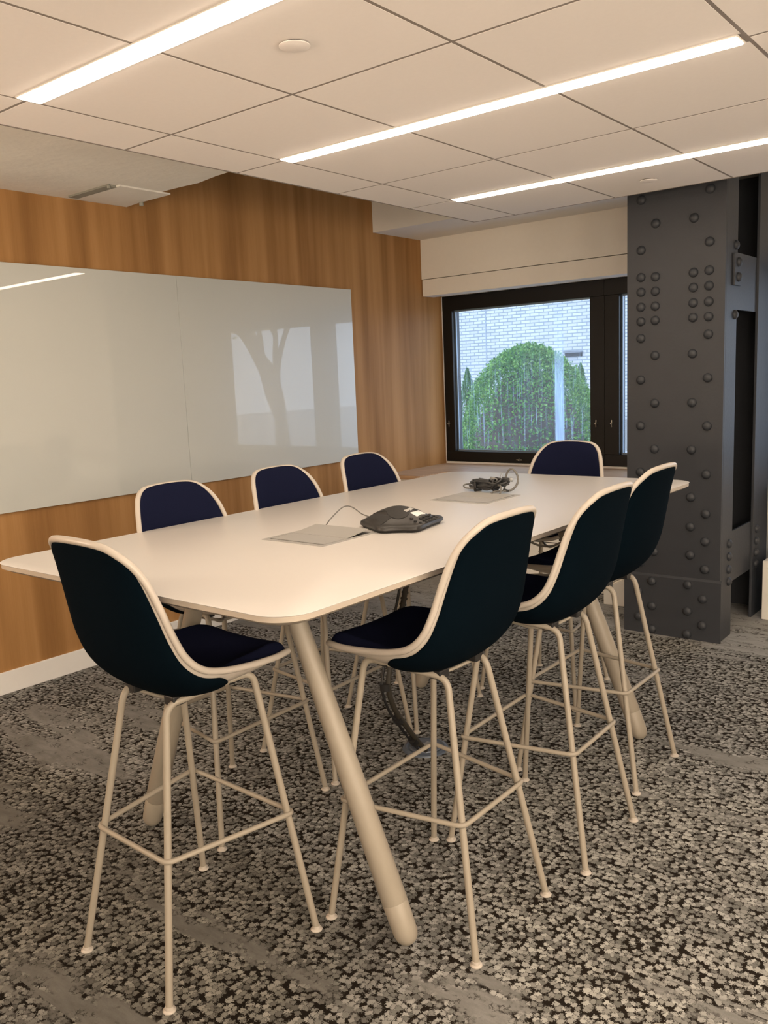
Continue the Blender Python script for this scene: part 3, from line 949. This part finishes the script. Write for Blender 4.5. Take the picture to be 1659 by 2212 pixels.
def rr(p):
    """relative radius of a local point inside the outline"""
    d = p-cen
    best = 1e9
    ang = math.atan2(d.y, d.x)
    for i in range(len(OUT)):
        a, b = OUT[i]-cen, OUT[(i+1) % len(OUT)]-cen
        den = math.cos(ang)*(b.y-a.y)-math.sin(ang)*(b.x-a.x)
        if abs(den) < 1e-12: continue
        tt = (a.x*(b.y-a.y)-a.y*(b.x-a.x))/den
        if tt > 0:
            s = (a.x*math.sin(ang)-a.y*math.cos(ang))/den
            if -1e-6 <= s <= 1+1e-6: best = min(best, tt)
    return d.length/best
def on_top(x, y, dz=0.0):
    p = Vector((x, y, 0))
    return Vector((x, y, hz(p, rr(p))+dz))
def patch(name, poly, mat, dz, n=7):
    """thin raised skin following the phone's top, star shaped about its centroid"""
    c = sum((Vector((a, b, 0)) for a, b in poly), Vector())/len(poly)
    bm = bmesh.new()
    lp = []
    for k in range(n):
        f = 1-k/n
        lp.append([on_top(*((c+(Vector((a, b, 0))-c)*f).xy), dz) for a, b in poly])
    base = [on_top(a, b, -0.002) for a, b in poly]
    loft(bm, [base]+lp)
    return link(name, bm, mat, ph, 40)
def ell(cx_, cy_, a, b, n=28, p=2.0):
    return [(cx_+a*math.copysign(abs(math.cos(2*PI*k/n))**(2/p), math.cos(2*PI*k/n)), cy_+b*math.copysign(abs(math.sin(2*PI*k/n))**(2/p), math.sin(2*PI*k/n))) for k in range(n)]
# speaker dome: three lobes reaching between the arms
lobe = []
for k in range(48):
    a = 2*PI*k/48
    r = 0.072+0.022*math.cos(3*(a+PI))*-1
    lobe.append((cen.x+r*math.cos(a), cen.y+r*math.sin(a)))
patch('speaker_dome', lobe, M['grille'], 0.0022)
for sgn in (-1, 1):
    c = Vector((0.188, sgn*0.108, 0)); c = c+(cen-c).normalized()*0.034; d = (c-cen).normalized(); e = Vector((-d.y, d.x, 0))
    pts = [c+d*0.024+e*0.062, c+d*0.024-e*0.062, c-d*0.026-e*0.056, c-d*0.020, c-d*0.026+e*0.056]
    patch('arm_grille', [(p.x, p.y) for p in pts], M['grille'], 0.0012, 5)
sc_ = [(0.043, -0.040), (0.043, 0.028), (0.068, 0.026), (0.068, -0.036)]
o = patch('screen', sc_, M['lcd'], 0.0020, 3); o['label'] = 'pale display screen'
patch('name_badge', [(0.078, -0.020), (0.078, 0.034), (0.090, 0.033), (0.090, -0.018)], M['badge'], 0.0035, 3)
kb = bmesh.new(); rk = bmesh.new(); lathe(kb, [(0.0058, -0.001), (0.0062, 0.0026), (0.0045, 0.0036), (0.0, 0.0037)], 12)
key = link('key', kb, M['charlight'], ph, 40)
kf = True
kspots = [(0.007+i*0.0115, -0.034+j*0.020) for i in range(3) for j in range(4)]
kspots += [(0.012, -0.064), (0.026, -0.068), (0.040, -0.064), (0.016, 0.058), (0.033, 0.060), (0.050, 0.056)]
rk.free()
for (a, b) in kspots:
    k = key if kf else key.copy()
    if not kf: COL.objects.link(k); k.parent = ph
    kf = False
    k.location = on_top(a, b, 0.0)
    k.scale = (0.9, 1.25, 1)
for b in (-0.030, 0.03):
    bm = bmesh.new(); lathe(bm, [(0.0, 0), (0.004, 0), (0.004, 0.004), (0.0, 0.004)], 10)
    o = link('jack', bm, M['black'], ph); o.location = (0.062, -0.135+b*0.3, 0.012); o.rotation_euler = (PI/2, 0, 0)
pts = [(-2.020, 2.178, 1.072), (-2.024, 2.205, 1.088), (-2.045, 2.285, 1.112), (-2.050, 2.325, 1.116), (-2.045, 2.355, 1.106), (-2.010, 2.360, 1.085), (-1.955, 2.340, 1.080)]
inv = Matrix.Translation(fc) @ Matrix.Rotation(ph_rz, 4, 'Z')
inv = inv.inverted()
bm = bmesh.new(); tube(bm, spline([inv @ Vector(p) for p in pts], 8), 0.0022, 8)
link('cord', bm, M['cord'], ph, 60)

# ------------------------------------------------------------------ cable bundle by the far power box
cb = thing('cable_bundle', 'tangled bundle of dark cables with plugs beside the far power box', 'cables', (-1.97, 3.20, TZ))
def cable(name, pts, r, mat, closed=False, sub=8):
    bm = bmesh.new(); tube(bm, spline(pts, sub, closed), r, 8, closed)
    return link(name, bm, mat, cb, 60)
for k in range(7):
    a = 0.085+0.012*math.sin(k*2.1); b = 0.018+0.003*k
    oy = 0.004*math.sin(k*1.7); oz = 0.010+0.0048*k
    ph0 = k*0.5
    loopp = [(-0.025+a*math.cos(2*PI*j/12+0.1*k)+0.006*math.sin(5*j+k), oy+b*math.sin(2*PI*j/12)+0.004*math.cos(3*j+k), oz+0.006*(1+math.sin(j*1.9+k))*0.6+0.014*max(0, math.cos(2*PI*j/12))) for j in range(12)]
    cable('coil', loopp, 0.0042, M['dcord'], True, 6)
for nm, c0, c1 in (('tie', (-0.075, -0.005, 0.02), 0.026), ('tie', (0.012, 0.0, 0.03), 0.028)):
    bm = bmesh.new()
    lp = [(c0[0]+0.004*math.sin(j), c0[1]+c1*math.cos(2*PI*j/16), max(0.004, c0[2]+c1*0.8*math.sin(2*PI*j/16))) for j in range(16)]
    tube(bm, lp, 0.006, 8, True); link('tie', bm, M['black'], cb, 50)
# loose ends
cable('loose_end', [(-0.06, 0.03, 0.03), (-0.13, 0.03, 0.026), (-0.150, 0.0, 0.022), (-0.125, -0.025, 0.014), (-0.08, -0.02, 0.012)], 0.0036, M['cord'])
cable('loose_end', [(0.045, 0.020, 0.005), (0.052, 0.018, 0.055), (0.068, 0.018, 0.092), (0.092, 0.016, 0.098), (0.115, 0.012, 0.074), (0.118, 0.006, 0.040), (0.100, -0.010, 0.014), (0.070, -0.030, 0.010)], 0.0046, M['cord'])
cable('loose_end', [(0.02, -0.015, 0.035), (0.065, -0.045, 0.032), (0.082, -0.070, 0.018), (0.086, -0.086, 0.002)], 0.0038, M['cord'])
cable('loose_end', [(0.070, -0.035, 0.012), (0.045, -0.065, 0.010), (0.036, -0.084, 0.002)], 0.0036, M['cord'])
for (x, y, z, lx, ly, lz, rz, mt) in ((0.060, 0.010, 0.052, 0.036, 0.014, 0.022, 0.3, 'dcord'), (0.082, 0.016, 0.054, 0.016, 0.011, 0.018, 0.3, 'plug'), (0.0, 0.012, 0.052, 0.045, 0.012, 0.018, -0.15, 'plug'), (0.078, -0.022, 0.012, 0.030, 0.010, 0.010, -0.2, 'dcord'), (-0.045, 0.0, 0.048, 0.05, 0.012, 0.014, 0.2, 'dcord')):
    bm = bmesh.new(); bx(bm, -lx/2, lx/2, -ly/2, ly/2, -lz/2, lz/2, 0.003)
    o = link('plug', bm, M[mt], cb, 40); o.location = (x, y, z); o.rotation_euler = (0, 0.15, rz)
cable('wire', [(0.03, 0.01, 0.06), (0.036, 0.012, 0.082), (0.044, 0.010, 0.064)], 0.0018, M['plug'])

# ------------------------------------------------------------------ cable spine and floor box under the table
sp = thing('cable_spine', 'black segmented cable spine hanging from the table to the floor box', 'cable guide', (0, 0, 0))
path = spline([(-2.05, 2.66, 1.028), (-2.05, 2.635, 0.75), (-2.05, 2.545, 0.55), (-2.05, 2.510, 0.44), (-2.05, 2.500, 0.36), (-2.05, 2.535, 0.27), (-2.05, 2.60, 0.18), (-2.055, 2.675, 0.09), (-2.06, 2.74, 0.02)], 10)
bm = bmesh.new(); tube(bm, [p+Vector((0.010, 0.008, 0)) for p in path], 0.011, 10); link('sleeve', bm, M['spine'], sp, 50)
bm = bmesh.new(); tube(bm, [p+Vector((-0.006, -0.012, 0)) for p in path], 0.0055, 8); link('power_cord', bm, M['black'], sp, 50)
for i in range(2, 30):
    p = path[i]
    d = (path[i+1]-path[i-1]).normalized()
    bm = bmesh.new(); tube(bm, [p+Vector((0.010, 0.008, 0))-d*0.004, p+Vector((0.010, 0.008, 0))+d*0.004], 0.0145, 10); link('segment', bm, M['spine'], sp, 40)
for i in (38, 56, 70):
    p = path[i]; d = (path[i+1]-path[i-1]).normalized()
    bm = bmesh.new(); tube(bm, [p-d*0.014, p+d*0.014], 0.021, 12); link('strap', bm, M['black'], sp, 40)
fb = thing('floor_box', 'round blue grey floor outlet box under the table', 'floor outlet', (-2.09, 2.80, 0))
bm = bmesh.new(); lathe(bm, [(0.0, 0.0), (0.098, 0.0), (0.096, 0.006), (0.082, 0.011), (0.078, 0.009), (0.0, 0.009)], 40); link('flange', bm, M['floorbox'], fb, 40)
bm = bmesh.new(); lathe(bm, [(0.0, 0.009), (0.070, 0.009), (0.068, 0.014), (0.0, 0.015)], 36); link('lid', bm, M['floorbox'], fb, 40)
box('outlet', -0.01, 0.03, -0.03, 0.03, 0.014, 0.019, M['plug'], fb, 0.002)
box('cord_exit', -0.045, -0.012, -0.04, 0.0, 0.014, 0.026, M['black'], fb, 0.004)

# ------------------------------------------------------------------ outdoors
GZ = -0.22
struct(box('ground_outside', -40, 30, WY+0.25, 45, GZ-0.1, GZ, M['ground']))
struct(box('wall_outside', -30, -2.5, 18.0, 18.4, 0.45, 11.0, M['brick']), 'white brick wall of the building outside the window', 'wall')
struct(box('trim_outside', -30, -2.5, 17.9, 18.4, GZ, 0.45, M['planter']), 'concrete plinth at the foot of the brick wall', 'plinth')
jb = bmesh.new()
bx(jb, -11.19, -11.165, 17.994, 18.0, 0.45, 11.0)
bx(jb, -30, -2.5, 17.995, 18.0, 1.765, 1.79)
struct(link('trim_joint', jb, M['joint']))
wl = thing('wall_lamp', 'small grey louvred fixture on the brick wall outside', 'wall fixture', (-8.89, 18.0, 1.92))
box('back_box', -0.20, 0.20, -0.05, 0.0, -0.06, 0.02, M['boxslot'], wl)
box('hood', -0.22, 0.22, -0.13, 0.0, 0.02, 0.06, M['fixture'], wl)

def leaves(name, mat, parent, sampler, n, size, asp=0.5, seed=1):
    rnd = random.Random(seed)
    vs, fs = [], []
    for _ in range(n):
        p, nrm = sampler(rnd)
        s = size*rnd.uniform(0.6, 1.3)
        d = Vector((rnd.gauss(0, 1), rnd.gauss(0, 1), rnd.gauss(0, 1)))
        d = (d+nrm*0.7).normalized()
        e = d.cross(Vector((rnd.gauss(0, 1), rnd.gauss(0, 1), rnd.gauss(0, 1)))).normalized()
        b = d.cross(e)*size*0.12
        k = len(vs)
        vs += [p-d*s, p+e*s*asp+b, p+d*s, p-e*s*asp+b]
        fs += [(k, k+1, k+2), (k, k+2, k+3)]
    me = bpy.data.meshes.new(name)
    me.from_pydata([tuple(v) for v in vs], [], fs)
    me.materials.append(mat)
    o = bpy.data.objects.new(name, me)
    COL.objects.link(o)
    o.parent = parent
    return o
def dome_sampler(rx, ry, h, z0, jitter=0.10, inner=0.82):
    def f(rnd):
        a = rnd.uniform(0, 2*PI)
        if rnd.random() < 0.45:                       # straight lower sides
            z = rnd.uniform(0, 0.5)
            q = 1.0-0.06*(z/0.5)
        else:
            t = rnd.random()**0.8
            ang = t*PI/2
            z = 0.5+0.5*math.sin(ang); q = 0.94*math.cos(ang)
        k = inner+(1-inner)*rnd.random()**0.4+rnd.gauss(0, 0.015)
        lump = 1+jitter*0.35*math.sin(a*5+z*9)*math.sin(z*14+a*3)
        p = Vector((rx*q*k*lump*math.cos(a), ry*q*k*lump*math.sin(a), z0+h*z*(0.5+0.5*k)))
        return p, Vector((math.cos(a)*q, math.sin(a)*q, 0.4)).normalized()
    return f
def cone_sampler(r, h, z0):
    def f(rnd):
        a = rnd.uniform(0, 2*PI); t = rnd.random()**0.85
        q = (1-t)**0.75*(0.75+0.25*rnd.random())*(1+0.15*math.sin(a*4+t*20))
        return Vector((r*q*math.cos(a), r*q*math.sin(a), z0+h*t)), Vector((math.cos(a)*0.3, math.sin(a)*0.3, 1)).normalized()
    return f
sh = thing('round_shrub', 'large dome clipped green shrub outside the window', 'shrub', (-4.78, 8.55, GZ))
leaves('foliage', M['leaf'], sh, dome_sampler(0.84, 0.72, 2.05, 0.02), 38000, 0.019, 0.55, 3)
bm = bmesh.new(); lathe(bm, [(0.60, 0.1), (0.66, 0.6), (0.63, 1.0), (0.50, 1.4), (0.27, 1.72), (0.0, 1.82)], 20); link('branches', bm, M['bark'], sh, 60)
for (x, y, r, h, mt, nl, nm, lab, sd) in (
        (-6.16, 9.45, 0.34, 1.86, 'conifer', 5000, 'conifer', 'slim pointed conifer left of the round shrub outside', 5),
        (-5.00, 10.3, 0.34, 1.86, 'conifer', 4500, 'conifer', 'slim pointed conifer right of the round shrub outside', 6)):
    t = thing(nm, lab, 'conifer', (x, y, GZ))
    leaves('foliage', M[mt], t, cone_sampler(r, h, 0.0), nl, 0.022, 0.35, sd)
    bm = bmesh.new(); tube(bm, [(0, 0, 0), (0, 0, h*0.85)], lambda q: r*0.55*(1-q)+0.01, 10); link('trunk', bm, M['bark'], t, 60)
for (x, y, r, h, lab, sd) in ((-6.16, 8.60, 0.38, 1.42, 'light green bush at the left edge of the window outside', 8), (-3.72, 9.75, 0.40, 1.35, 'low green bush behind the right side of the round shrub outside', 9)):
    t = thing('bush', lab, 'bush', (x, y, GZ))
    leaves('foliage', M['lime'], t, dome_sampler(r, r, h, 0.0, 0.3, 0.6), 4500, 0.026, 0.5, sd)
    bm = bmesh.new(); lathe(bm, [(r*0.5, 0.05), (r*0.55, h*0.5), (0.0, h*0.8)], 14); link('branches', bm, M['bark'], t, 60)
# spreading tree that the whiteboard mirrors
tr = thing('spreading_tree', 'bare branching tree outside, seen mirrored in the whiteboard', 'tree', (2.3, 10.8, GZ))
rnd = random.Random(21)
bm = bmesh.new()
tips = []
def branch(p, d, L, r, depth):
    q = p+d*L
    mid = p+d*L*0.5+Vector((rnd.gauss(0, 0.03), rnd.gauss(0, 0.03), 0))*L
    tube(bm, [p, mid, q], lambda t: r*(1-0.35*t), 7)
    if depth == 0:
        tips.append(q); return
    for k in range(3 if depth > 2 else 2):
        nd = (d*0.8+Vector((rnd.gauss(0, 0.42), rnd.gauss(0, 0.42), 0.30))).normalized()
        branch(q-d*0.02, nd, L*rnd.uniform(0.75, 0.95), r*0.60, depth-1)
branch(Vector((0, 0, 0)), Vector((0, 0, 1)), 1.15, 0.17, 4)
link('trunk', bm, M['bark'], tr, 60)
def tip_sampler(r_):
    p = r_.choice(tips)+Vector((r_.gauss(0, 0.25), r_.gauss(0, 0.25), r_.gauss(0, 0.2)))
    return p, Vector((0, 0, 1))
leaves('foliage', M['conifer'], tr, tip_sampler, 900, 0.05, 0.5, 12)
